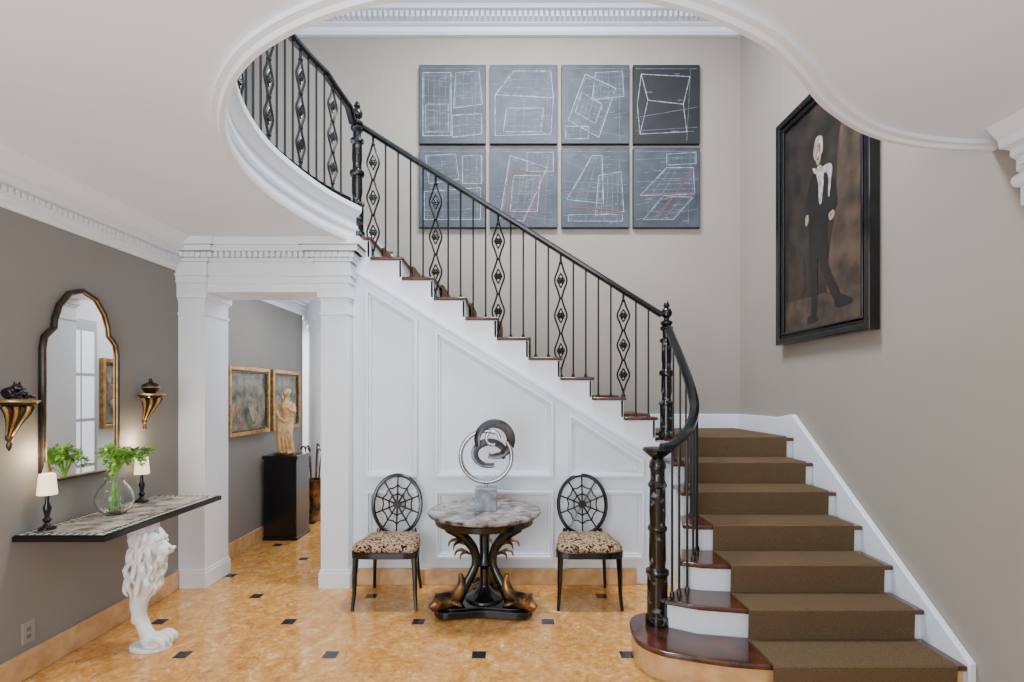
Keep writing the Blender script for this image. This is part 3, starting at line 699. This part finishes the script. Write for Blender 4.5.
# ---------------- round table
tx,ty=-.205,3.82
e=thing('round_table',(tx,ty,0),'round grey marble-top centre table on gilt and black tripod base','table')
B().lathe((tx,ty,.70),[(.395,0),(.415,.008),(.42,.02),(.415,.032),(.0,.034)],GMARB,48).obj('table_top',e)
B().lathe((tx,ty,.635),[(.33,0),(.365,.01),(.37,.05),(.385,.065)],BLK,48).obj('apron',e)
b=B();pl=[]
for i in range(3):
    a=math.radians(-90+60+120*i)
    for da,r in ((-12,.36),(0,.38),(12,.36)): pl.append(Vector((tx+r*math.cos(a+math.radians(da)),ty+r*math.sin(a+math.radians(da)),0)))
    a2=a+math.radians(60);pl.append(Vector((tx+.2*math.cos(a2),ty+.2*math.sin(a2),0)))
pl=[(p.x,p.y) for p in cr(pl,4,True)]
b.prism(pl,.012,.06,BLK);b.prism([(tx+(x_-tx)*.86,ty+(y_-ty)*.86) for x_,y_ in pl],.06,.075,BLK)
b.lathe((tx,ty,.05),[(.15,0),(.14,.04),(.09,.06),(.06,.09),(.035,.12),(.035,.25),(.06,.28),(.035,.33),(.04,.5),(.1,.585)],BLK,20)
for i in range(3):
    a=math.radians(-30+120*i);b.lathe((tx+.33*math.cos(a),ty+.33*math.sin(a),0),[(.03,0),(.035,.008),(.03,.014)],BLK,12)
b.obj('table_base',e,bevel=.006)
for i in range(3):
    a=math.radians(-30+120*i);d=Vector((math.cos(a),math.sin(a),0));w=Vector((-d.y,d.x,0));c=Vector((tx,ty,0));zz=Vector((0,0,1))
    B().tube(cr([c+d*.22+zz*.09,c+d*.15+zz*.2,c+d*.075+zz*.33,c+d*.09+zz*.45,c+d*.18+zz*.56,c+d*.29+zz*.64],5),[.042,.036,.032,.034,.038,.042],BLK,12,flat=(1,.8)).obj('leg',e)
    b=B()
    b.tube(cr([c+d*.385+zz*.10,c+d*.33+zz*.12,c+d*.26+zz*.125,c+d*.205+zz*.165,c+d*.185+zz*.23,c+d*.20+zz*.29],5),[.036,.058,.054,.044,.030,.014],BRZ,16)
    b.ball(c+d*.345+zz*.125,(.060,.060,.052),BRZ,18);b.tube([c+d*.38+zz*.110,c+d*.435+zz*.092],[.036,.020],BRZ,12);b.tube([c+d*.37+zz*.082,c+d*.42+zz*.068],[.026,.014],BRZ,10)
    for s_ in (-1,1):
        b.ball(c+d*.365+w*s_*.044+zz*.152,.016,BRZ,12);b.tube(cr([c+d*.29+w*s_*.03+zz*.12,c+d*.26+w*s_*.08+zz*.115,c+d*.23+w*s_*.10+zz*.095],3),[.022,.024,.008],BRZ,8,flat=(.6,1.2))
    o=b.obj('dolphin_foot',e,label='bronze carved dolphin foot');remesh(o,.0045,3)
    b=B()
    for s_ in (-1,1):
        for t in (0,1):
            p0=c+d*(.12+.05*t)+w*s_*.012+zz*(.42+.08*t)
            b.tube(cr([p0,p0+d*.05+w*s_*.02+zz*.03,p0+d*.09+w*s_*.03+zz*.02,p0+d*.10+w*s_*.035-zz*.015],5),[.006,.014,.010,.003],BRZ,8,flat=(1,.5))
    b.obj('leaf_ornament',e,label='bronze curled leaf sprigs')
# sculpture
e=thing('ring_sculpture',(tx+.015,ty,.734),'abstract steel ring sculpture on blue-grey stone block','sculpture')
sx=tx+.012
B().box(sx-.08,sx+.08,ty-.08,ty+.08,.734,.9,BMARB).obj('stone_block',e,bevel=.004)
c=Vector((sx,ty,1.13))
b=B();b.tube([(sx,ty,.895),(sx,ty,.94)],.012,STEEL,8)
b.tube([c+Vector((.190*math.cos(t),0,.190*math.sin(t))) for t in [math.radians(70)+i*math.radians(325)/60 for i in range(61)]],.02,STEEL,10,up=(0,1,0),flat=(1.6,.9));b.obj('steel_ring',e,smooth=60)
b=B()
def rib(pts,wd,tw,m=DSTEEL):
    P_=cr([c+Vector(p) for p in pts],8);n=len(P_);v=[];f=[]
    for i,p in enumerate(P_):
        t=(P_[min(i+1,n-1)]-P_[max(i-1,0)]).normalized();a=tw[0]+(tw[1]-tw[0])*i/(n-1)
        u=Vector((0,1,0));u=(u-t*u.dot(t)).normalized();w_=t.cross(u);q_=(u*math.cos(a)+w_*math.sin(a))*wd*(.6+.4*math.sin(math.pi*i/(n-1)));m_=t.cross(q_).normalized()*.007
        v+=[p-q_-m_*.3,p-q_*.6-m_,p+q_*.6-m_,p+q_-m_*.3,p+q_+m_*.3,p+q_*.6+m_,p-q_*.6+m_,p-q_+m_*.3]
    for i in range(n-1):
        for k_ in range(8): f.append((i*8+k_,i*8+(k_+1)%8,(i+1)*8+(k_+1)%8,(i+1)*8+k_))
    f.append(tuple(range(8))[::-1]);f.append(tuple((n-1)*8+k_ for k_ in range(8)))
    b.add(v,f,m)
def arc(cx_,cz_,rx,rz,a0,a1,y0,y1,n=14):
    return [(cx_+rx*math.cos(math.radians(a0+(a1-a0)*i/n)),y0+(y1-y0)*i/n,cz_+rz*math.sin(math.radians(a0+(a1-a0)*i/n))) for i in range(n+1)]
rib(arc(.06,.12,.125,.125,200,-110,-.05,.05),.034,(1.1,2.0))
rib(arc(.025,.02,.11,.085,-30,290,.04,-.04),.028,(2.0,1.1))
b.tube([c+Vector((.05+.05*math.cos(t),.0,.135+.05*math.sin(t))) for t in [i*math.radians(290)/16 for i in range(17)]],.014,STEEL,8)
b.obj('twisted_band',e,smooth=60)
# ---------------- lights
def area(loc,rot,sx,sy,p,col=(1,1,1)):  # added lights out of view; no fixture stands at these spots
    l=bpy.data.lights.new('fill_light','AREA');l.shape='RECTANGLE';l.size=sx;l.size_y=sy;l.energy=p;l.color=col
    o=bpy.data.objects.new('fill_light',l);C.objects.link(o);o.location=loc;o.rotation_euler=rot;return o
CW=(.92,.965,1)
area((-1.6,-1.3,1.6),(math.radians(93),0,math.radians(-14)),1.8,2.2,115,CW)
area((0,-1.2,4.4),(math.radians(90),0,0),4.5,2.2,180,CW)
area((.2,3.7,5.65),(0,0,0),1.4,.6,260,CW)
area((0,-.9,.5),(math.radians(180),0,0),4.0,.8,55,CW)  # uplight added behind the camera to brighten the low ceiling
area((-2.1,8.0,2.75),(0,0,0),1,1.4,60,CW)
area((-3.9,7.8,2.75),(0,0,0),1,1.4,70,CW)
area((-2.0,5.2,2.75),(0,0,0),.4,.6,16,CW)
for x,y in ((-2.66,2.93),(-2.66,3.68)):
    l=bpy.data.lights.new('lamp_bulb','POINT');l.energy=3.5;l.color=(1,.78,.5);l.shadow_soft_size=.03
    o=bpy.data.objects.new('lamp_bulb',l);C.objects.link(o);o.location=(x,y,1.25)
w=bpy.data.worlds.new('world');bpy.context.scene.world=w;w.use_nodes=True
w.node_tree.nodes['Background'].inputs[0].default_value=(.92,.965,1,1);w.node_tree.nodes['Background'].inputs[1].default_value=1.35
cam=bpy.data.cameras.new('camera');co=bpy.data.objects.new('camera',cam);C.objects.link(co)
co.location=(0,0,1.6);co.rotation_euler=(math.radians(90),0,0);cam.lens=18;cam.sensor_width=36;cam.shift_y=.051
bpy.context.scene.camera=co
